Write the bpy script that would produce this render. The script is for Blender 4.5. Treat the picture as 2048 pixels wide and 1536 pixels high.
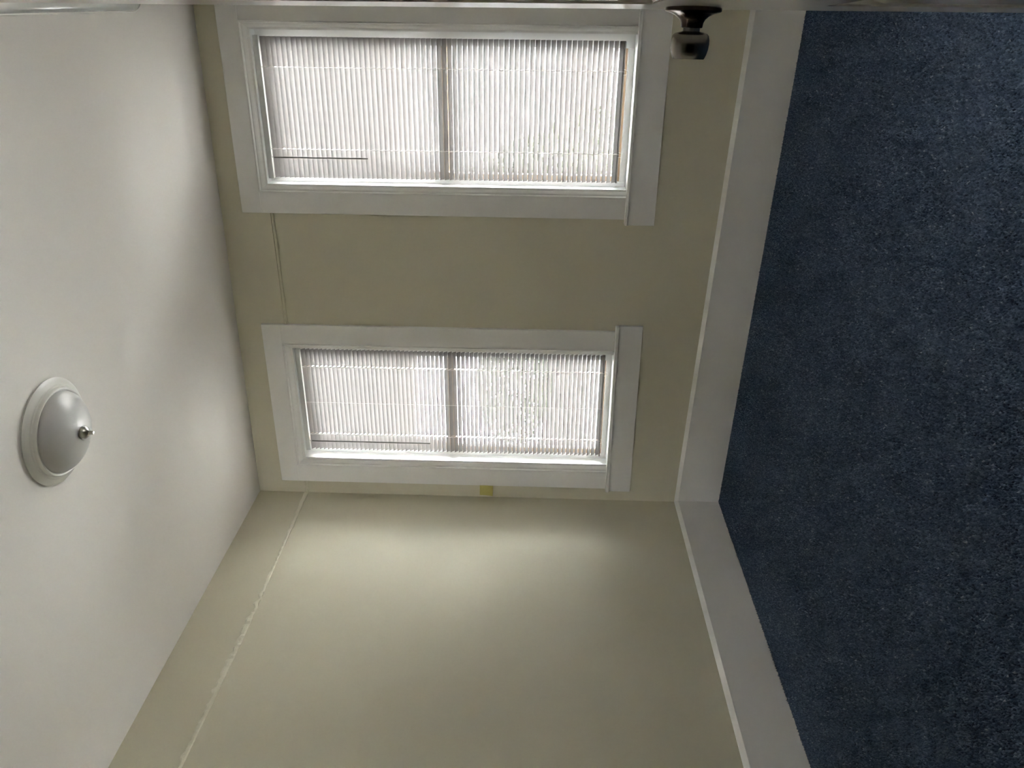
import bpy, bmesh, math, random
import numpy as np
from mathutils import Vector, Matrix, Euler

random.seed(7)
rng = np.random.default_rng(7)
SC = bpy.context.scene
COL = SC.collection
for o in list(bpy.data.objects):
    bpy.data.objects.remove(o)

# ------------------------------------------------------------------ camera, sky, exposure
F_PX = 1584.5                      # focal length in pixels of the long (2048) side
YAW, PITCH, ROLL = -0.4691, 0.0134, 0.0396
CAM = Vector((2.4266, -3.4916, 1.0556))
fwd = Vector((math.sin(YAW) * math.cos(PITCH), math.cos(YAW) * math.cos(PITCH), math.sin(PITCH)))
right = Vector((math.cos(YAW), -math.sin(YAW), 0))
up = right.cross(fwd)
r2 = math.cos(ROLL) * right + math.sin(ROLL) * up      # upright picture: right
u2 = -math.sin(ROLL) * right + math.cos(ROLL) * up     # upright picture: up
# the phone was turned a quarter: the picture's right is the room's down, its up is the room's right
cx, cy, cz = -u2, r2, -fwd
cam_d = bpy.data.cameras.new('camera')
cam = bpy.data.objects.new('camera', cam_d)
COL.objects.link(cam)
cam.matrix_world = Matrix(((cx.x, cy.x, cz.x, CAM.x), (cx.y, cy.y, cz.y, CAM.y), (cx.z, cy.z, cz.z, CAM.z), (0, 0, 0, 1)))
cam_d.sensor_fit = 'HORIZONTAL'
cam_d.sensor_width = 36.0
cam_d.lens = F_PX / 2048 * 36.0
cam_d.clip_start = 0.01
SC.camera = cam

world = bpy.data.worlds.new('overcast_sky')
SC.world = world
world.use_nodes = True
bg = world.node_tree.nodes['Background']
bg.inputs['Color'].default_value = (0.99, 0.99, 1.0, 1)
bg.inputs['Strength'].default_value = 83.0

SC.view_settings.view_transform = 'Standard'
SC.view_settings.look = 'None'
SC.view_settings.gamma = 1.0
SC.view_settings.use_curve_mapping = False
SC.view_settings.exposure = 0.3
SC.cycles.max_bounces = 16
SC.cycles.diffuse_bounces = 10
SC.cycles.glossy_bounces = 6
SC.cycles.transmission_bounces = 8
SC.cycles.transparent_max_bounces = 24
SC.cycles.caustics_reflective = False
SC.cycles.caustics_refractive = False
SC.cycles.sample_clamp_indirect = 60.0
SC.cycles.use_denoising = True

# ------------------------------------------------------------------ constants of the room
K = -0.0182          # the old walls lean this much (x per metre of height)
H = 2.44             # ceiling height
XR, YF = 2.95, -3.15  # right wall, front (door) wall
PI = math.pi


def lean(v):
    return (v[0] + K * v[2], v[1], v[2])


# ------------------------------------------------------------------ materials
def mat(name, col, rough=0.5, metal=0.0, spec=0.5, noise=None, bump=None, coat=0.0):
    m = bpy.data.materials.new(name)
    m.use_nodes = True
    nt = m.node_tree
    b = nt.nodes['Principled BSDF']
    b.inputs['Base Color'].default_value = (*col, 1)
    b.inputs['Roughness'].default_value = rough
    b.inputs['Metallic'].default_value = metal
    b.inputs['Specular IOR Level'].default_value = spec
    b.inputs['Coat Weight'].default_value = coat
    tc = nt.nodes.new('ShaderNodeTexCoord')
    if noise:
        sc, amt = noise
        n = nt.nodes.new('ShaderNodeTexNoise')
        n.inputs['Scale'].default_value = sc
        n.inputs['Detail'].default_value = 4
        nt.links.new(tc.outputs['Object'], n.inputs['Vector'])
        r = nt.nodes.new('ShaderNodeValToRGB')
        r.color_ramp.elements[0].position = 0.3
        r.color_ramp.elements[1].position = 0.7
        r.color_ramp.elements[0].color = (*[c * (1 - amt) for c in col], 1)
        r.color_ramp.elements[1].color = (*[min(1, c * (1 + amt)) for c in col], 1)
        nt.links.new(n.outputs['Fac'], r.inputs['Fac'])
        nt.links.new(r.outputs['Color'], b.inputs['Base Color'])
    if bump:
        sc, st = bump
        n = nt.nodes.new('ShaderNodeTexNoise')
        n.inputs['Scale'].default_value = sc
        n.inputs['Detail'].default_value = 3
        nt.links.new(tc.outputs['Object'], n.inputs['Vector'])
        bp = nt.nodes.new('ShaderNodeBump')
        bp.inputs['Strength'].default_value = st
        bp.inputs['Distance'].default_value = 0.002
        nt.links.new(n.outputs['Fac'], bp.inputs['Height'])
        nt.links.new(bp.outputs['Normal'], b.inputs['Normal'])
    return m


M = {}
M['wall'] = mat('beige_wall_paint', (0.598, 0.566, 0.442), 0.65, noise=(1.5, 0.02), bump=(160, 0.06))
M['ceiling'] = mat('ceiling_paint', (0.725, 0.70, 0.665), 0.8, noise=(1.2, 0.015), bump=(120, 0.05))
M['trim'] = mat('white_trim_paint', (0.76, 0.755, 0.735), 0.38, bump=(60, 0.03))
M['jamb'] = mat('window_jamb_white', (0.86, 0.87, 0.87), 0.35)
M['sash'] = mat('tan_sash_wood', (0.50, 0.36, 0.24), 0.5, noise=(18, 0.12))
M['door'] = mat('glossy_door_paint', (0.70, 0.69, 0.66), 0.2, spec=0.6)
M['bronze'] = mat('worn_bronze', (0.30, 0.28, 0.255), 0.27, metal=1.0, noise=(25, 0.15))
M['bronze_dark'] = mat('dark_bronze', (0.12, 0.09, 0.078), 0.22, metal=1.0, noise=(30, 0.2))
M['nickel'] = mat('brushed_nickel', (0.55, 0.54, 0.51), 0.28, metal=1.0)
M['enamel'] = mat('white_enamel', (0.66, 0.65, 0.61), 0.3)
M['frost'] = mat('frosted_glass', (0.52, 0.515, 0.505), 0.3, noise=(14, 0.03))
M['acrylic'] = mat('glossy_acrylic', (0.50, 0.51, 0.51), 0.1)
M['headrail'] = mat('grey_headrail', (0.60, 0.61, 0.60), 0.4)
M['cord'] = mat('white_cord', (0.85, 0.85, 0.84), 0.7)
M['wand'] = mat('smoky_plastic_wand', (0.16, 0.15, 0.14), 0.2)
M['note'] = mat('yellow_paper', (0.50, 0.46, 0.155), 0.8, noise=(20, 0.05))
M['caulk'] = mat('painted_caulk', (0.71, 0.68, 0.56), 0.6, bump=(90, 0.5))
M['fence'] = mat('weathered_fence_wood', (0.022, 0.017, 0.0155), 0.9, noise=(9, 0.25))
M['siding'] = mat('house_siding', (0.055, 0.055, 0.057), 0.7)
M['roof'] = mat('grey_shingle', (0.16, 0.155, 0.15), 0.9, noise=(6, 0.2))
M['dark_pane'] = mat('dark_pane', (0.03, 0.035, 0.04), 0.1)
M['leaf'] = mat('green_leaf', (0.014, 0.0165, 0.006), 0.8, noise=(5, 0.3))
M['bark'] = mat('bark', (0.08, 0.06, 0.05), 0.9, noise=(14, 0.3))
M['ground'] = mat('pale_concrete_ground', (0.48, 0.47, 0.46), 0.9, noise=(2, 0.06))
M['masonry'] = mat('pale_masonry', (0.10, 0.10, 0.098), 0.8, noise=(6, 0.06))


def slat_material(name='translucent_slat', dcol=(0.305, 0.290, 0.284, 1), fac=0.017):
    m = bpy.data.materials.new(name)
    m.use_nodes = True
    nt = m.node_tree
    nt.nodes.clear()
    out = nt.nodes.new('ShaderNodeOutputMaterial')
    d = nt.nodes.new('ShaderNodeBsdfDiffuse')
    d.inputs['Color'].default_value = dcol
    t = nt.nodes.new('ShaderNodeBsdfTranslucent')
    t.inputs['Color'].default_value = (0.90, 0.85, 0.83, 1)
    mx = nt.nodes.new('ShaderNodeMixShader')
    mx.inputs['Fac'].default_value = fac
    nt.links.new(d.outputs[0], mx.inputs[1])
    nt.links.new(t.outputs[0], mx.inputs[2])
    g = nt.nodes.new('ShaderNodeBsdfGlossy')
    g.inputs['Roughness'].default_value = 0.35
    mg = nt.nodes.new('ShaderNodeMixShader')
    mg.inputs['Fac'].default_value = 0.03
    nt.links.new(mx.outputs[0], mg.inputs[1])
    nt.links.new(g.outputs[0], mg.inputs[2])
    nt.links.new(mg.outputs[0], out.inputs['Surface'])
    return m


def pane_material():
    m = bpy.data.materials.new('window_glass')
    m.use_nodes = True
    nt = m.node_tree
    nt.nodes.clear()
    out = nt.nodes.new('ShaderNodeOutputMaterial')
    t = nt.nodes.new('ShaderNodeBsdfTransparent')
    t.inputs['Color'].default_value = (0.93, 0.95, 0.945, 1)
    g = nt.nodes.new('ShaderNodeBsdfGlossy')
    g.inputs['Roughness'].default_value = 0.02
    mg = nt.nodes.new('ShaderNodeMixShader')
    fr = nt.nodes.new('ShaderNodeFresnel')
    fr.inputs['IOR'].default_value = 1.35
    nt.links.new(fr.outputs[0], mg.inputs['Fac'])
    nt.links.new(t.outputs[0], mg.inputs[1])
    nt.links.new(g.outputs[0], mg.inputs[2])
    nt.links.new(mg.outputs[0], out.inputs['Surface'])
    return m


def carpet_material(pile):
    m = bpy.data.materials.new('blue_carpet_pile' if pile else 'blue_carpet_backing')
    m.use_nodes = True
    nt = m.node_tree
    b = nt.nodes['Principled BSDF']
    b.inputs['Roughness'].default_value = 0.95
    b.inputs['Specular IOR Level'].default_value = 0.1
    tc = nt.nodes.new('ShaderNodeTexCoord')
    r = nt.nodes.new('ShaderNodeValToRGB')
    e = r.color_ramp.elements
    e[0].position, e[0].color = 0.0, (0.023, 0.035, 0.057, 1)
    e[1].position, e[1].color = 1.0, (0.27, 0.32, 0.38, 1)
    k = e.new(0.45)
    k.color = (0.064, 0.094, 0.148, 1)
    k = e.new(0.8)
    k.color = (0.115, 0.158, 0.228, 1)
    if pile:
        a = nt.nodes.new('ShaderNodeAttribute')
        a.attribute_name = 'yarn'
        nt.links.new(a.outputs['Fac'], r.inputs['Fac'])
    else:
        n = nt.nodes.new('ShaderNodeTexNoise')
        n.inputs['Scale'].default_value = 190
        n.inputs['Detail'].default_value = 2
        nt.links.new(tc.outputs['Object'], n.inputs['Vector'])
        nt.links.new(n.outputs['Fac'], r.inputs['Fac'])
    nt.links.new(r.outputs['Color'], b.inputs['Base Color'])
    return m


M['slat'] = slat_material()
M['fill_shade'] = slat_material('fill_shade_cloth', (0.75, 0.74, 0.72, 1), 0.11)  # translucent sheet of the added window, its brightness set for fill
M['glass'] = pane_material()
M['carpet'] = carpet_material(False)
M['pile'] = carpet_material(True)


# ------------------------------------------------------------------ mesh helpers
class MB:
    """Collects boxes, extrusions, lathes and tubes; build() links them as ONE mesh object."""

    def __init__(self):
        self.v, self.f, self.smooth = [], [], []

    def add(self, verts, faces, smooth=False):
        n = len(self.v)
        self.v += [tuple(p) for p in verts]
        self.f += [[n + i for i in q] for q in faces]
        self.smooth += [smooth] * len(faces)
        return self

    def box(self, x0, x1, y0, y1, z0, z1, bev=0.0):
        if bev <= 0:
            vs = [(x, y, z) for z in (z0, z1) for y in (y0, y1) for x in (x0, x1)]
            return self.add(vs, [(0, 2, 3, 1), (4, 5, 7, 6), (0, 1, 5, 4), (2, 6, 7, 3), (0, 4, 6, 2), (1, 3, 7, 5)])
        bm = bmesh.new()
        bmesh.ops.create_cube(bm, size=1)
        for v in bm.verts:
            v.co = Vector(((x0 + x1) / 2 + v.co.x * (x1 - x0), (y0 + y1) / 2 + v.co.y * (y1 - y0), (z0 + z1) / 2 + v.co.z * (z1 - z0)))
        bmesh.ops.bevel(bm, geom=list(bm.edges), offset=bev, segments=2, profile=0.5, affect='EDGES')
        bm.verts.ensure_lookup_table()
        self.add([v.co[:] for v in bm.verts], [[v.index for v in f.verts] for f in bm.faces])
        bm.free()
        return self

    def sweep(self, rows, closed=False, smooth=False, caps=True):
        """rows: lists of points with equal length; each row a closed ring of the section."""
        n = len(rows[0])
        vs = [p for r in rows for p in r]
        fs = []
        m = len(rows)
        for i in range(m if closed else m - 1):
            a, b = i * n, ((i + 1) % m) * n
            for j in range(n):
                fs.append((a + j, a + (j + 1) % n, b + (j + 1) % n, b + j))
        if caps and not closed:
            fs.append(tuple(range(n))[::-1])
            fs.append(tuple((m - 1) * n + j for j in range(n)))
        return self.add(vs, fs, smooth)

    def tube(self, pts, r, seg=8, smooth=True):
        pts = [Vector(p) for p in pts]
        rows = []
        for i, p in enumerate(pts):
            d = (pts[min(i + 1, len(pts) - 1)] - pts[max(i - 1, 0)]).normalized()
            a = d.cross(Vector((0, 0, 1)) if abs(d.z) < 0.9 else Vector((1, 0, 0))).normalized()
            b = d.cross(a)
            rows.append([p + (a * math.cos(t) + b * math.sin(t)) * r for t in [2 * PI * k / seg for k in range(seg)]])
        return self.sweep(rows, smooth=smooth)

    def lathe(self, prof, c, ax=(0, 0, 1), seg=48, smooth=True):
        """prof: (radius, distance along ax) pairs."""
        ax = Vector(ax).normalized()
        a = ax.orthogonal().normalized()
        b = ax.cross(a)
        c = Vector(c)
        rows = []
        for r, h in prof:
            rows.append([c + ax * h + (a * math.cos(t) + b * math.sin(t)) * max(r, 1e-5) for t in [2 * PI * k / seg for k in range(seg)]])
        return self.sweep(rows, smooth=smooth)

    def warp(self, fn):
        self.v = [fn(p) for p in self.v]
        return self

    def build(self, name, m, parent=None, kind=None):
        """vertices are world positions; they are stored relative to the parent's origin."""
        off = Vector((0, 0, 0))
        q = parent
        while q is not None:
            off += q.location
            q = q.parent
        me = bpy.data.meshes.new(name)
        loc = Vector((0, 0, 0))
        if parent is None:
            a = np.array(self.v)
            loc = Vector(((a[:, 0].min() + a[:, 0].max()) / 2, (a[:, 1].min() + a[:, 1].max()) / 2, a[:, 2].min()))
            off = loc
        me.from_pydata([tuple(Vector(p) - off) for p in self.v], [], self.f)
        bm = bmesh.new()
        bm.from_mesh(me)
        bmesh.ops.recalc_face_normals(bm, faces=bm.faces)
        bm.to_mesh(me)
        bm.free()
        for p, s in zip(me.polygons, self.smooth):
            p.use_smooth = s
        me.materials.append(m)
        o = bpy.data.objects.new(name, me)
        COL.objects.link(o)
        o.location = loc
        if parent is not None:
            o.parent = parent
        if any(self.smooth):
            try:
                me.set_sharp_from_angle(angle=math.radians(40))
            except Exception:
                pass
        if kind:
            o['kind'] = kind
        return o


def empty(name, loc, kind=None):
    o = bpy.data.objects.new(name, None)
    o.empty_display_size = 0.1
    COL.objects.link(o)
    o.location = loc
    if kind:
        o['kind'] = kind
    return o


def tag(o, label, cat, group=None):
    o['label'] = label
    o['category'] = cat
    if group:
        o['group'] = group
    return o


# ------------------------------------------------------------------ the two windows: measured sizes
# x: casing outer left/right, casing-to-moulding left/right, opening left/right
# z: apron bottom, stool bottom/top, opening top, moulding top, casing top (at the left edge; zs() slopes them)
WIN = [
    dict(n=1, xo=(1.5148, 2.393), xm=(1.6084, 2.2992), xi=(1.6422, 2.2665), za=0.5002, zs0=0.6200, zs1=0.6340, zt=2.2150, zm=2.2520, zc=2.3404,
         ax=(1.4887, 2.420), sl=(0.021, 0.0105), blind=(1.6645, 2.239), hr=(2.1925, 2.2135), zb=0.678,
         cords=(1.788, 2.122), wand=(1.7535, 1.7665), mr=(1.419, 1.458)),
    dict(n=2, xo=(0.083, 0.9735), xm=(0.1824, 0.8755), xi=(0.2220, 0.8469), za=0.4710, zs0=0.5835, zs1=0.6010, zt=2.1735, zm=2.2150, zc=2.3078,
         ax=(0.0668, 1.0030), sl=(0.029, 0.0125), blind=(0.2550, 0.8270), hr=(2.1500, 2.1700), zb=0.640,
         cords=(0.348, 0.734), wand=(0.311, 1.517), mr=(1.392, 1.434)),
]


def zs(w, p):
    """an old window gone slightly out of true: its level lines rise to the right."""
    x, y, z = p
    t = (z - w['za']) / (w['zc'] - w['za'])
    return lean((x, y, z + (w['sl'][0] * (1 - t) + w['sl'][1] * t) * (x - w['xo'][0])))


# ------------------------------------------------------------------ room shell
T = 0.16
g = MB().box(-0.16, XR + 0.16, YF - 1.8, T, -0.12, 0.0)
g.build('floor', M['carpet'], kind='structure')
g = MB().box(-0.2, XR + 0.16, YF - 1.8, T, H, H + 0.12)
g.build('ceiling', M['ceiling'], kind='structure')

# back wall around the two openings
g = MB()
xs = [-0.2, WIN[1]['xi'][0] - 0.02, WIN[1]['xi'][1] + 0.02, WIN[0]['xi'][0] - 0.02, WIN[0]['xi'][1] + 0.02, XR + 0.16]
g.box(xs[0], xs[1], 0, T, 0, H)
g.box(xs[2], xs[3], 0, T, 0, H)
g.box(xs[4], xs[5], 0, T, 0, H)
for w, a, b in ((WIN[1], 1, 2), (WIN[0], 3, 4)):
    g.box(xs[a], xs[b], 0, T, 0, w['zs0'] - 0.01)
    g.box(xs[a], xs[b], 0, T, w['zt'] + 0.025, H)
g.warp(lean).build('wall_back', M['wall'], kind='structure')
MB().box(-0.16, 0, YF - 0.12, 0.0, 0, H).warp(lean).build('wall_left', M['wall'], kind='structure')
RW = (-2.30, -1.40, 0.40, 1.50)     # window added for fill light on the left wall, unseen behind the open door
g = MB()
g.box(XR, XR + 0.16, YF - 0.12, RW[0], 0, H)
g.box(XR, XR + 0.16, RW[1], 0.0, 0, H)
g.box(XR, XR + 0.16, RW[0], RW[1], 0, RW[2])
g.box(XR, XR + 0.16, RW[0], RW[1], RW[3], H)
g.build('wall_right', M['wall'], kind='structure')
w3 = empty('window_3', (XR, (RW[0] + RW[1]) / 2, RW[2]), 'structure')  # added window, with casing, sash and pane, only brightens the room
g = MB()
for y0, y1, z0, z1 in ((RW[0] - 0.09, RW[0], RW[2], RW[3] + 0.09), (RW[1], RW[1] + 0.09, RW[2], RW[3] + 0.09), (RW[0], RW[1], RW[3], RW[3] + 0.09), (RW[0] - 0.11, RW[1] + 0.11, RW[2] - 0.12, RW[2])):
    g.box(XR - 0.018, XR, y0, y1, z0, z1, 0.002)
g.build('casing', M['trim'], w3)
g = MB()
for y0, y1, z0, z1 in ((RW[0], RW[0] + 0.05, RW[2], RW[3]), (RW[1] - 0.05, RW[1], RW[2], RW[3]), (RW[0], RW[1], RW[3] - 0.05, RW[3]), (RW[0], RW[1], RW[2], RW[2] + 0.06), (RW[0], RW[1], 0.93, 0.97)):
    g.box(XR + 0.09, XR + 0.12, y0, y1, z0, z1, 0.002)
g.build('sash', M['sash'], w3)
MB().box(XR + 0.103, XR + 0.107, RW[0] + 0.04, RW[1] - 0.04, RW[2] + 0.05, RW[3] - 0.04).build('glass_pane', M['glass'], w3)
MB().add([(XR + 0.04, RW[0], RW[2]), (XR + 0.04, RW[1], RW[2]), (XR + 0.04, RW[1], RW[3]), (XR + 0.04, RW[0], RW[3])], [(0, 1, 2, 3)]).build('fill_roller_shade', M['fill_shade'], w3)  # unseen sheet added to spread soft fill light
g = MB()
g.box(0.0, 1.68, YF - 0.12, YF, 0, H)
g.box(2.52, XR, YF - 0.12, YF, 0, H)
g.box(1.68, 2.52, YF - 0.12, YF, 2.06, H)
g.build('wall_front', M['wall'], kind='structure')
g = MB()
g.box(0.9, XR + 0.16, YF - 1.8, YF - 1.68, 0, H)
g.box(0.9, 1.02, YF - 1.68, YF - 0.12, 0, H)
g.box(XR, XR + 0.16, YF - 1.68, YF - 0.12, 0, H)
g.build('wall_hall', M['wall'], kind='structure')


# baseboards: a tall flat board with a small rounded cap
def cap_ring(y, s, z, th):
    """section of the cap in (depth, height); depth from wall"""
    return [(0.0, z), (th + 0.003, z), (th + 0.0035, z + 0.004), (th + 0.0015, z + 0.006), (0.002, z + 0.0195), (0.0, z + 0.020)]


def base_h(x):
    return 0.2085 - 0.0066 * max(0.0, x - 0.2)


bt = 0.019
bb = empty('baseboard_back', (1.3, 0, 0), 'structure')
g = MB()
nx = 14
xsb = [0.0 + (XR) * i / nx for i in range(nx + 1)]
g.sweep([[(x, 0, 0), (x, -bt, 0), (x, -bt, base_h(x)), (x, 0, base_h(x))] for x in xsb])
g.warp(lean).build('board', M['trim'], bb)
g = MB()
g.sweep([[(x, -d, z) for d, z in cap_ring(0, 0, base_h(x), bt)] for x in xsb])
g.warp(lean).build('cap_moulding', M['trim'], bb)
bl = empty('baseboard_left', (0, -1.5, 0), 'structure')
g = MB()
g.box(0, bt, YF, -bt, 0, 0.2085)
g.warp(lean).build('board', M['trim'], bl)
g = MB()
g.sweep([[(d, y, z) for d, z in cap_ring(0, 0, 0.2085, bt)] for y in (YF, -0.0)])
g.warp(lean).build('cap_moulding', M['trim'], bl)
br = MB()
br.box(XR - bt, XR, YF, -bt, 0, 0.225, 0.003)
br.build('baseboard_right', M['trim'], kind='structure')

# painted-over seam moulding on the back wall, in three lengths between the casings, and the caulked ridge on the left wall
def seam_z(x):
    return 2.182 + 0.0205 * x


g = MB()
for x0, x1 in ((0.0, 0.083), (0.9735, 1.5148), (2.393, XR)):
    rows = []
    for i in range(9):
        x = x0 + (x1 - x0) * i / 8
        z = seam_z(x)
        rows.append([(x, 0, z - 0.010), (x, -0.0065, z - 0.0092), (x, -0.0075, z - 0.0050), (x, -0.0030, z - 0.0022), (x, -0.0030, z + 0.0022),
                     (x, -0.0075, z + 0.0050), (x, -0.0065, z + 0.0092), (x, 0, z + 0.010)])
    g.sweep(rows)
g.warp(lean).build('trim_1', M['wall'], kind='structure')
g = MB()
rows = []
n = 260
rw = [random.gauss(0, 1) for _ in range(n + 1)]
rw2 = [random.gauss(0, 1) for _ in range(n + 1)]
for i in range(n + 1):
    y = 0.0 + YF * i / n
    z = 2.188 + 0.006 * math.sin(y * 2.1) - 0.003 * y * 0.3
    a = min(1.0, 0.25 + abs(y) * 0.8)
    wob = 0.0017 * a * (rw[i] + rw[max(i - 1, 0)])
    wob2 = 0.0012 * a * rw2[i]
    w = 0.011 + 0.003 * math.sin(y * 5 + 1)
    rows.append([(0, y, z - w * 0.75), (0.0032 + wob2, y, z - w * 0.7 + wob * 0.6), (0.0042 + wob2, y, z - w * 0.2), (0.0030 + wob2, y, z + w * 0.5 + wob), (0, y, z + w + wob * 2)])
g.sweep(rows, smooth=False)
g.warp(lean).build('trim_2', M['caulk'], kind='structure')


# ------------------------------------------------------------------ windows
def build_window(w):
    wn = empty('window_%d' % w['n'], ((w['xo'][0] + w['xo'][1]) / 2, 0, w['za']), 'structure')
    W = lambda p: zs(w, p)
    xo, xm, xi = w['xo'], w['xm'], w['xi']
    ct = 0.018
    # casing: two legs and a head board
    MB().box(xo[0], xo[0] + (xm[0] - xo[0]), -ct, 0, w['zs1'], w['zm'], 0.0012).warp(W).build('casing_leg', M['trim'], wn)
    MB().box(xm[1], xo[1], -ct, 0, w['zs1'], w['zm'], 0.0012).warp(W).build('casing_leg', M['trim'], wn)
    MB().box(xo[0], xo[1], -ct, 0, w['zm'], w['zc'], 0.0012).warp(W).build('casing_head', M['trim'], wn)
    # profiled inner moulding, mitred at the two top corners
    prof = [(0.0, 0.0), (0.0, -0.0225), (0.10, -0.0245), (0.20, -0.0225), (0.24, -0.0165), (0.42, -0.0150), (0.58, -0.0110), (0.70, -0.0065), (0.74, -0.0062), (0.76, -0.0025), (1.0, -0.002), (1.0, 0.0)]
    dl, dr, dt = xi[0] - xm[0], xm[1] - xi[1], w['zm'] - w['zt']
    rows = [[(xm[0] + d * dl, y, w['zs1']) for d, y in prof],
            [(xm[0] + d * dl, y, w['zm'] - d * dt) for d, y in prof],
            [(xm[1] - d * dr, y, w['zm'] - d * dt) for d, y in prof],
            [(xm[1] - d * dr, y, w['zs1']) for d, y in prof]]
    MB().sweep(rows).warp(W).build('inner_moulding', M['trim'], wn)
    # stool (inside sill) and apron
    MB().box(w['ax'][0] + 0.002, w['ax'][1] - 0.001, -0.034, 0.0, w['zs0'], w['zs1'], 0.004).warp(W).build('stool', M['trim'], wn)
    MB().box(w['ax'][0], w['ax'][1], -0.017, 0, w['za'], w['zs0'], 0.0015).warp(W).build('apron', M['trim'], wn)
    # jambs lining the opening
    D = T
    MB().box(xi[0] - 0.02, xi[0], 0, D, w['zs1'], w['zt'] + 0.02).warp(W).build('jamb', M['jamb'], wn)
    MB().box(xi[1], xi[1] + 0.02, 0, D, w['zs1'], w['zt'] + 0.02).warp(W).build('jamb', M['jamb'], wn)
    MB().box(xi[0], xi[1], 0, D, w['zt'], w['zt'] + 0.02).warp(W).build('head_jamb', M['jamb'], wn)
    MB().box(xi[0] - 0.02, xi[1] + 0.02, 0, D + 0.05, w['zs0'] - 0.008, w['zs1']).warp(W).build('sill', M['jamb'], wn)
    # white side tracks (stops)
    for x0, x1 in ((xi[0], xi[0] + 0.020), (xi[1] - 0.057, xi[1])):
        MB().box(x0, x1, 0.058, 0.078, w['zs1'], w['zt'], 0.002).warp(W).build('sash_stop', M['jamb'], wn)
    MB().box(xi[0] + 0.020, xi[1] - 0.057, 0.058, 0.078, w['zs1'], w['zs1'] + 0.026, 0.002).warp(W).build('sash_stop', M['jamb'], wn)
    MB().box(xi[0] + 0.020, xi[1] - 0.057, 0.058, 0.078, w['zt'] - 0.012, w['zt'], 0.002).warp(W).build('sash_stop', M['jamb'], wn)
    # two tan sashes, each with its glass
    a, b = w['mr']
    for nm, y0, y1, z0, z1, rb, rt in (('lower_sash', 0.080, 0.110, w['zs1'], b, 0.050, 0.038), ('upper_sash', 0.113, 0.143, a, w['zt'], 0.038, 0.042)):
        st = 0.042
        gx0, gx1 = xi[0], xi[1]
        m = MB()
        m.box(gx0, gx0 + st, y0, y1, z0, z1, 0.003)
        m.box(gx1 - st, gx1, y0, y1, z0, z1, 0.003)
        m.box(gx0 + st, gx1 - st, y0, y1, z0, z0 + rb, 0.003)
        m.box(gx0 + st, gx1 - st, y0, y1, z1 - rt, z1, 0.003)
        so = m.warp(W).build(nm, M['sash'], wn)
        so['label'] = 'tan wooden sash seen behind the blind'
        ym = (y0 + y1) / 2
        pane = MB().box(gx0 + st - 0.004, gx1 - st + 0.004, ym - 0.002, ym + 0.002, z0 + rb - 0.004, z1 - rt + 0.004).warp(W)
        pane.build('glass_pane', M['glass'], so)
    return wn


for w in WIN:
    build_window(w)


# ------------------------------------------------------------------ venetian blinds
PITCH_S = 0.0215
TILT = math.radians(48)
SLAT_Y = 0.034
slat_meshes = {}


def slat_mesh(L, holes):
    """one curved slat with a small slot where each ladder and lift cord passes"""
    me = bpy.data.meshes.new('slat')
    n = 6
    wdt = 0.025
    xb = [-L / 2]
    for h in sorted(holes):
        xb += [h - 0.0013, h + 0.0013]
    xb.append(L / 2)
    vs, fs = [], []
    for i in range(n + 1):
        s = (i / n - 0.5) * wdt          # + towards the room, the higher edge
        c = 0.0022 * (1 - (2 * i / n - 1) ** 2)   # crown, convex side up
        y = -s * math.cos(TILT) + c * math.sin(TILT)
        z = s * math.sin(TILT) + c * math.cos(TILT)
        vs += [(x, y, z) for x in xb]
    m = len(xb)
    for i in range(n):
        for j in range(m - 1):
            if j % 2 == 1 and i in (2, 3):
                continue
            fs.append((i * m + j, i * m + j + 1, (i + 1) * m + j + 1, (i + 1) * m + j))
    me.from_pydata(vs, [], fs)
    for p in me.polygons:
        p.use_smooth = True
    me.materials.append(M['slat'])
    return me


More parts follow.
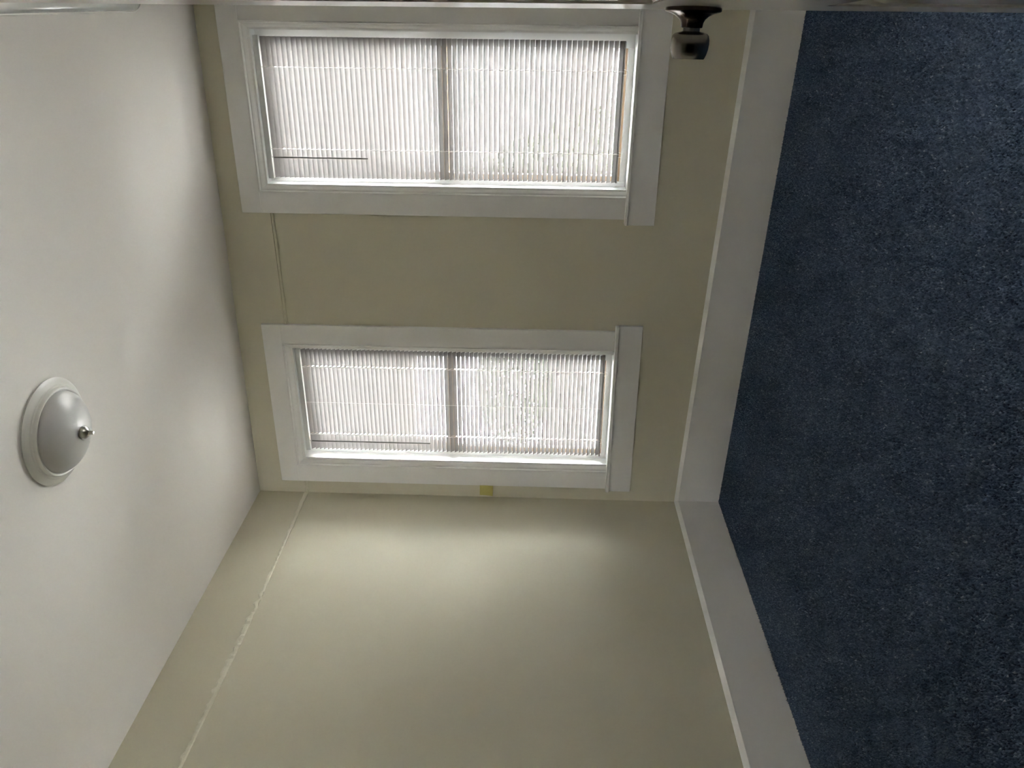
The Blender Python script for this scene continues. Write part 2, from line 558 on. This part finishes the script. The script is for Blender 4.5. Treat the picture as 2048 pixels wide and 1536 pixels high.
def build_blind(w, label):
    x0, x1 = w['blind']
    h0, h1 = w['hr']
    root = empty('window_blind', lean(((x0 + x1) / 2, 0.034, h1)))
    tag(root, label, 'blind', 'white slatted blinds in the two windows')
    W = lambda p: zs(w, p)
    hm = MB()
    # U-shaped headrail
    hm.box(x0 - 0.004, x1 + 0.004, 0.0215, 0.0235, h0, h1, 0.0006)
    hm.box(x0 - 0.004, x1 + 0.004, 0.0445, 0.0465, h0, h1, 0.0006)
    hm.box(x0 - 0.004, x1 + 0.004, 0.0215, 0.0465, h0 - 0.0015, h0 + 0.0005)
    hm.warp(W).build('headrail', M['headrail'], root)['label'] = 'grey metal headrail along the top'
    me = slat_mesh(x1 - x0, [c - (x0 + x1) / 2 for c in w['cords']])
    base = root.location
    n = int((h0 - w['zb'] - 0.012) / PITCH_S)
    pitch = (h0 - 0.016 - w['zb'] - 0.012) / n
    xc = (x0 + x1) / 2
    lv = []
    for i in range(n + 1):
        z = h0 - 0.016 - i * pitch
        a = Vector(W((x0, SLAT_Y, z)))
        b = Vector(W((x1, SLAT_Y, z)))
        s = bpy.data.objects.new('slat', me)
        COL.objects.link(s)
        s.parent = root
        s.location = (a + b) / 2 - base
        s.rotation_euler = (random.gauss(0, 0.006), -math.atan2(b.z - a.z, b.x - a.x), 0)
        lv.append(z)
    rb = MB().box(x0, x1, SLAT_Y - 0.0115, SLAT_Y + 0.0115, w['zb'] - 0.004, w['zb'] + 0.003, 0.002)
    rb.warp(W).build('bottom_rail', M['slat'], root)
    dy, dz = 0.0125 * math.cos(TILT), 0.0125 * math.sin(TILT)
    for xcord in w['cords']:
        c = MB()
        # two ladder strings that kink round each slat edge, and a rung under every slat
        front, rear = [], []
        for i, z in enumerate(lv):
            front += [(xcord, SLAT_Y - dy - 0.0012, z + dz), (xcord + 0.0012 * (1 if i % 2 else -1), SLAT_Y - dy - 0.0016, z + dz - pitch / 2)]
            rear.append((xcord, SLAT_Y + dy + 0.001, z - dz))
        front.insert(0, (xcord, SLAT_Y - dy * 0.8, h0))
        rear.insert(0, (xcord, SLAT_Y + dy * 0.8, h0))
        front.append((xcord, SLAT_Y - 0.012, w['zb'] - 0.004))
        c.tube(front, 0.0010, 5)
        c.tube(rear, 0.0008, 4)
        for z in lv:
            c.tube([(xcord, SLAT_Y - dy, z + dz - 0.0012), (xcord, SLAT_Y, z - 0.0004), (xcord, SLAT_Y + dy, z - dz - 0.0012)], 0.0006, 4)
        # loose end hanging under the bottom rail
        zb = w['zb'] - 0.004
        c.tube([(xcord - 0.012, SLAT_Y - 0.012, zb + 0.004), (xcord - 0.010, SLAT_Y - 0.014, zb - 0.012), (xcord + 0.004, SLAT_Y - 0.013, zb - 0.016), (xcord + 0.010, SLAT_Y - 0.012, zb + 0.002)], 0.0012, 5)
        c.warp(W).build('ladder_cord', M['cord'], root)
    if w['n'] == 2:
        MB().tube([(0.536, SLAT_Y - 0.012, h0), (0.536, SLAT_Y - 0.012, w['zb'])], 0.0006, 5).warp(W).build('lift_cord', M['cord'], root)
    wx, wz = w['wand']
    c = MB()
    c.tube([(wx, SLAT_Y - 0.0135, h0 - 0.004), (wx, SLAT_Y - 0.020, h0 - 0.014), (wx, SLAT_Y - 0.018, h0 - 0.02)], 0.0012, 6)
    c.tube([(wx, SLAT_Y - 0.018, h0 - 0.016), (wx, SLAT_Y - 0.0165, wz + 0.02), (wx, SLAT_Y - 0.0165, wz)], 0.0031, 6, smooth=False)
    c.warp(W).build('tilt_wand', M['wand'], root)['label'] = 'thin smoky plastic rod hanging at the left'


build_blind(WIN[0], 'white slatted blind with a short wand, in the window nearer the door')
build_blind(WIN[1], 'white slatted blind with a long wand, in the window by the room corner')

# ------------------------------------------------------------------ round ceiling lamp
lc = (1.2, -1.5, H)
lamp = empty('ceiling_lamp', lc)
tag(lamp, 'round white flush ceiling lamp with frosted glass bowl and nickel finial, unlit', 'ceiling lamp')
MB().lathe([(0.0, 0.0), (0.158, 0.0), (0.158, 0.0015), (0.1545, 0.002), (0.1545, 0.0035), (0.160, 0.004), (0.161, 0.0065), (0.157, 0.010), (0.150, 0.0135), (0.143, 0.0150),
            (0.1410, 0.0165), (0.1400, 0.0190), (0.1345, 0.0205), (0.1335, 0.0230), (0.1330, 0.0270), (0.1310, 0.0295), (0.1280, 0.0300), (0.1250, 0.0285), (0.1240, 0.0240), (0.0, 0.0235)],
           lc, (0, 0, -1), 96).build('base_pan', M['enamel'], lamp)
bowl = [(0.1225, 0.0245)]
for i in range(1, 17):
    t = i / 16 * PI / 2
    bowl.append((0.1225 * math.cos(t) ** 1.15 if i < 16 else 0.0, 0.0245 + 0.063 * math.sin(t)))
MB().lathe(bowl, lc, (0, 0, -1), 96).build('glass_bowl', M['frost'], lamp)['label'] = 'frosted glass bowl'
MB().lathe([(0.0, 0.084), (0.0185, 0.085), (0.0200, 0.088), (0.0200, 0.092), (0.0175, 0.099), (0.0120, 0.1045), (0.0068, 0.107), (0.0060, 0.110), (0.0060, 0.1185), (0.0045, 0.1205), (0.0, 0.121)],
           lc, (0, 0, -1), 32).build('finial', M['nickel'], lamp)['label'] = 'brushed nickel finial'

# ------------------------------------------------------------------ long ceiling light with rounded corners, partly behind the door
fx0, fx1, fy0, fy1 = 2.303, 2.585, -1.70, -0.465
fl = empty('ceiling_light', ((fx0 + fx1) / 2, (fy0 + fy1) / 2, H))
tag(fl, 'oblong glossy white ceiling light with rounded corners, half hidden by the door', 'ceiling light')


def rrect(inset, z, r=0.075, n=10):
    pts = []
    x0, x1, y0, y1 = fx0 + inset, fx1 - inset, fy0 + inset, fy1 - inset
    r = max(r - inset, 0.012)
    for cxx, cyy, a0 in ((x1 - r, y1 - r, 0), (x0 + r, y1 - r, PI / 2), (x0 + r, y0 + r, PI), (x1 - r, y0 + r, 1.5 * PI)):
        for k in range(n + 1):
            a = a0 + PI / 2 * k / n
            px, py = cxx + r * math.cos(a), cyy + r * math.sin(a)
            pts.append((px - 0.0182 * (py + 0.92), py, z))     # as skewed as the house is
    return pts


MB().sweep([rrect(0.0, H), rrect(0.0, H - 0.006), rrect(0.003, H - 0.008), rrect(0.010, H - 0.008)], smooth=False).build('base_pan', M['enamel'], fl)
MB().sweep([rrect(0.006, H - 0.007), rrect(0.009, H - 0.0135), rrect(0.022, H - 0.020), rrect(0.05, H - 0.030), rrect(0.09, H - 0.039), rrect(0.125, H - 0.042)], smooth=True).build('diffuser', M['acrylic'], fl)

# ------------------------------------------------------------------ the open door with its knob
e = Vector((-0.070, 0.9975, 0)).normalized()     # along the door, towards its free edge
nrm = Vector((-e.y, e.x, 0))                      # out of the face we look along
DW, DH, DT = 0.76, 2.03, 0.035
P0 = Vector((2.4025 + 0.021 * 0.857, -2.3725, 0.012))   # bottom of the free edge on the visible face


def dpt(s, d, z):
    """s from the free edge back to the hinge, d out of the face, z up"""
    p = P0 - e * s + nrm * d + Vector((0, 0, z))
    return (p.x - 0.021 * p.z, p.y, p.z)


door = empty('door_1', tuple(P0 - e * DW), 'structure')
ST = 0.112
rails = [(0.0, 0.20), (0.715, 0.912), (1.60, 1.70), (DH - 0.115, DH)]
panels = [(0.20, 0.715), (0.912, 1.60), (1.70, DH - 0.115)]
mid0, mid1 = DW / 2 - 0.055, DW / 2 + 0.055


def dbox(m, s0, s1, d0, d1, z0, z1):
    vs = [dpt(s, d, z) for z in (z0, z1) for d in (d0, d1) for s in (s0, s1)]
    m.add(vs, [(0, 2, 3, 1), (4, 5, 7, 6), (0, 1, 5, 4), (2, 6, 7, 3), (0, 4, 6, 2), (1, 3, 7, 5)])


for s0, s1 in ((0, ST), (DW - ST, DW)):
    m = MB()
    dbox(m, s0, s1, -DT, 0, 0, DH)
    m.build('stile', M['door'], door)
for z0, z1 in rails:
    m = MB()
    dbox(m, ST, DW - ST, -DT, 0, z0, z1)
    m.build('rail', M['door'], door)
for z0, z1 in panels:
    m = MB()
    dbox(m, mid0, mid1, -DT, 0, z0, z1)
    m.build('mullion', M['door'], door)
    for s0, s1 in ((ST, mid0), (mid1, DW - ST)):
        m = MB()
        ring = lambda i, d: [dpt(s0 + i, d, z0 + i), dpt(s1 - i, d, z0 + i), dpt(s1 - i, d, z1 - i), dpt(s0 + i, d, z1 - i)]
        m.sweep([ring(0, -DT + 0.006), ring(0, -0.002), ring(0.008, -0.010), ring(0.018, -0.010), ring(0.045, -0.001), ring(0.06, -0.001)])
        m.build('raised_panel', M['door'], door)
# knob
kb = Vector((2.4071, -2.4328, 0.8681))
ks = (P0.xy - kb.xy).dot(e.xy)
kc = Vector(dpt(ks, 0.0, 0.8681 - P0.z))
knob = empty('door_knob', kc - door.location)
knob.parent = door
knob['label'] = 'dark worn bronze door knob on a round rosette'
MB().lathe([(0.0, 0.0), (0.0325, 0.0), (0.0335, 0.001), (0.0335, 0.0045), (0.0320, 0.0055), (0.0250, 0.0075), (0.0195, 0.0100), (0.0155, 0.0135), (0.0135, 0.0175), (0.0128, 0.0225), (0.0120, 0.0230), (0.0, 0.0230)],
           kc, nrm, 64).build('rosette', M['bronze_dark'], knob)
MB().lathe([(0.0, 0.022), (0.0102, 0.022), (0.0102, 0.0265), (0.0150, 0.0275), (0.0195, 0.0290), (0.0218, 0.0315), (0.0230, 0.0360), (0.0232, 0.0410), (0.0226, 0.0470), (0.0210, 0.0530), (0.0192, 0.0570), (0.0186, 0.0578), (0.0175, 0.0580), (0.0, 0.0575)],
           kc, nrm, 64).build('grip', M['bronze'], knob)
# hinges on the far stile
for z in (0.25, 1.0, 1.78):
    m = MB()
    m.tube([dpt(DW + 0.004, 0.004, z), dpt(DW + 0.004, 0.004, z + 0.09)], 0.006, 10)
    m.build('hinge', M['bronze_dark'], door)
# frame round the doorway in the front wall
m = MB()
for x0, x1, z0, z1 in ((1.66, 1.68, 0, 2.08), (2.52, 2.54, 0, 2.08), (1.66, 2.54, 2.06, 2.08)):
    m.box(x0, x1, YF - 0.125, YF + 0.004, z0, z1)
for x0, x1, z0, z1 in ((1.57, 1.665, 0, 2.16), (2.535, 2.63, 0, 2.16), (1.57, 2.63, 2.075, 2.16)):
    m.box(x0, x1, YF, YF + 0.016, z0, z1)
m.build('trim_3', M['trim'], kind='structure')

# ------------------------------------------------------------------ sticky note by the corner window
g = MB()
nx0, nx1, nz0, nz1 = 0.0110, 0.0865, 1.1905, 1.2605
rows = []
N = 8
vs, fs = [], []
for i in range(N + 1):
    for j in range(N + 1):
        u, v = i / N, j / N
        x = nx0 + (nx1 - nx0) * u + 0.002 * (1 - v) * (1 - u)
        z = nz0 + (nz1 - nz0) * v
        lift = 0.0012 + 0.010 * (1 - v) ** 2 * (0.5 + 0.5 * (1 - u)) + (0.0185 if u > 0.93 else 0.0185 * u ** 6)
        vs.append((x, -lift, z))
vs += [(p[0], p[1] + 0.0006, p[2]) for p in vs]
S = (N + 1) ** 2
for i in range(N):
    for j in range(N):
        a, b, c, d = i * (N + 1) + j, (i + 1) * (N + 1) + j, (i + 1) * (N + 1) + j + 1, i * (N + 1) + j + 1
        fs += [(a, b, c, d), (S + d, S + c, S + b, S + a)]
edge = [i * (N + 1) for i in range(N + 1)] + [N * (N + 1) + j for j in range(1, N + 1)] + [i * (N + 1) + N for i in range(N - 1, -1, -1)] + [j for j in range(N - 1, 0, -1)]
for q in range(len(edge)):
    a, b = edge[q], edge[(q + 1) % len(edge)]
    fs.append((a, S + a, S + b, b))
note = g.add(vs, fs).warp(lean).build('sticky_note', M['note'])
tag(note, 'small square yellow sticky note on the wall beside the corner window casing', 'note')

# ------------------------------------------------------------------ carpet pile: too many tufts to count
sp = 0.0057
gx = np.arange(0.024, XR - 0.022, sp)
gy = np.arange(YF - 0.10, -0.024, sp)
X, Y = np.meshgrid(gx, gy)
X, Y = X.ravel(), Y.ravel()
n = len(X)
X = X + rng.uniform(-0.0026, 0.0026, n)
Y = Y + rng.uniform(-0.0026, 0.0026, n)
keep = (X > 0.022) & (X < XR - 0.022) & (Y < -0.0215) & ((Y > YF + 0.003) | ((X > 1.69) & (X < 2.51)))
X, Y = X[keep], Y[keep]
n = len(X)
ang = rng.uniform(0, 2 * PI, n)
rad = rng.uniform(0.0031, 0.0046, n)
hgt = rng.uniform(0.0035, 0.0075, n)
lx, ly = rng.normal(0, 0.0016, n), rng.normal(0, 0.0016, n)
V = np.empty((n, 4, 3), np.float32)
for k in range(3):
    V[:, k, 0] = X + rad * np.cos(ang + 2 * PI * k / 3)
    V[:, k, 1] = Y + rad * np.sin(ang + 2 * PI * k / 3)
    V[:, k, 2] = -0.0005
V[:, 3, 0] = X + lx
V[:, 3, 1] = Y + ly
V[:, 3, 2] = hgt
b = (np.arange(n) * 4)[:, None, None]
tri = b + np.array([[0, 1, 3], [1, 2, 3], [2, 0, 3]])[None]
me = bpy.data.meshes.new('carpet_pile')
me.vertices.add(n * 4)
me.vertices.foreach_set('co', V.ravel())
me.loops.add(n * 9)
me.loops.foreach_set('vertex_index', tri.astype(np.int32).ravel())
me.polygons.add(n * 3)
me.polygons.foreach_set('loop_start', (np.arange(n * 3) * 3).astype(np.int32))
me.polygons.foreach_set('loop_total', np.full(n * 3, 3, np.int32))
me.update(calc_edges=True)
at = me.attributes.new('yarn', 'FLOAT', 'POINT')
yarn = np.clip(rng.beta(2.6, 3.2, n), 0, 1)
at.data.foreach_set('value', np.repeat(yarn, 4).astype(np.float32))
me.materials.append(M['pile'])
cp = bpy.data.objects.new('carpet_pile', me)
COL.objects.link(cp)
cp['kind'] = 'stuff'
tag(cp, 'dark blue flecked carpet covering the whole floor', 'carpet')

# ------------------------------------------------------------------ what can be made out behind the blinds
MB().box(-25, 25, 0.25, 40, -0.75, -0.6).build('ground', M['ground'], kind='structure')
# low masonry wall close to the house
m = MB()
m.box(-3.5, 3.6, 3.2, 3.4, -0.6, 0.40, 0.01)
m.box(-3.55, 3.65, 3.17, 3.43, 0.40, 0.44, 0.01)
tag(m.build('garden_wall', M['masonry']), 'low masonry garden wall just outside the windows, glimpsed between slats', 'wall')
# wooden fence
fe = empty('wooden_fence', (0, 5.2, -0.6))
tag(fe, 'brown board fence behind the blinds, seen low through the window gaps', 'fence')
bd = MB()
bme = None
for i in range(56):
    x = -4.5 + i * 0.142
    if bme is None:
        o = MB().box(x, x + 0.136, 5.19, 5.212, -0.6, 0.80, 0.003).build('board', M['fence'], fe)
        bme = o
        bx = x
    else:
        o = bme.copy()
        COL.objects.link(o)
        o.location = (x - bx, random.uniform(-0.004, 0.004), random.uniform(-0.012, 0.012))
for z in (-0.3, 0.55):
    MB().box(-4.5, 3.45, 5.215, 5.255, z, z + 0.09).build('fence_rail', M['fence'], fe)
# neighbouring house
ho = empty('neighbour_house', (0.4, 9, -0.6))
tag(ho, 'neighbouring house with one dark window, glimpsed through the blind nearer the door', 'house')
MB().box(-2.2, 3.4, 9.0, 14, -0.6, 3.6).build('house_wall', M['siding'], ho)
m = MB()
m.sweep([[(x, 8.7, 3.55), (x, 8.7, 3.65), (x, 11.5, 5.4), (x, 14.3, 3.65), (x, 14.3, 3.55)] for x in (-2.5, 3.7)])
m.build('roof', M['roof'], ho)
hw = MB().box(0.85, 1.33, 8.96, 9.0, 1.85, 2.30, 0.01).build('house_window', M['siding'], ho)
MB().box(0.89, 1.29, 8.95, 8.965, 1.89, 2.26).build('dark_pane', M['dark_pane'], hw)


def shrub(name, label, c, rx, ry, z0, z1, nleaf, cone):
    root = empty(name, (c[0], c[1], -0.6))
    tag(root, label, 'tree')
    m = MB()
    for _ in range(nleaf):
        t = random.random()
        z = z0 + (z1 - z0) * t
        k = (1 - t) ** 0.8 if cone else math.sqrt(max(0.02, 1 - (2 * t - 1) ** 2))
        a = random.uniform(0, 2 * PI)
        q = math.sqrt(random.uniform(0.1, 1)) * k
        p = Vector((c[0] + rx * q * math.cos(a), c[1] + ry * q * math.sin(a), z))
        d1 = Vector((random.gauss(0, 1), random.gauss(0, 1), random.gauss(0, 1))).normalized() * 0.05
        d2 = d1.cross(Vector((random.gauss(0, 1), random.gauss(0, 1), random.gauss(0, 1)))).normalized() * 0.022
        m.add([p - d1, p + d2, p + d1, p - d2], [(0, 1, 2, 3)])
    fo = m.build('foliage', M['leaf'], root)
    fo['kind'] = 'stuff'
    MB().tube([(c[0], c[1], -0.6), (c[0] + 0.02, c[1], (z0 + z1) / 2), (c[0], c[1], z1 - 0.15)], 0.035, 8).build('trunk', M['bark'], root)


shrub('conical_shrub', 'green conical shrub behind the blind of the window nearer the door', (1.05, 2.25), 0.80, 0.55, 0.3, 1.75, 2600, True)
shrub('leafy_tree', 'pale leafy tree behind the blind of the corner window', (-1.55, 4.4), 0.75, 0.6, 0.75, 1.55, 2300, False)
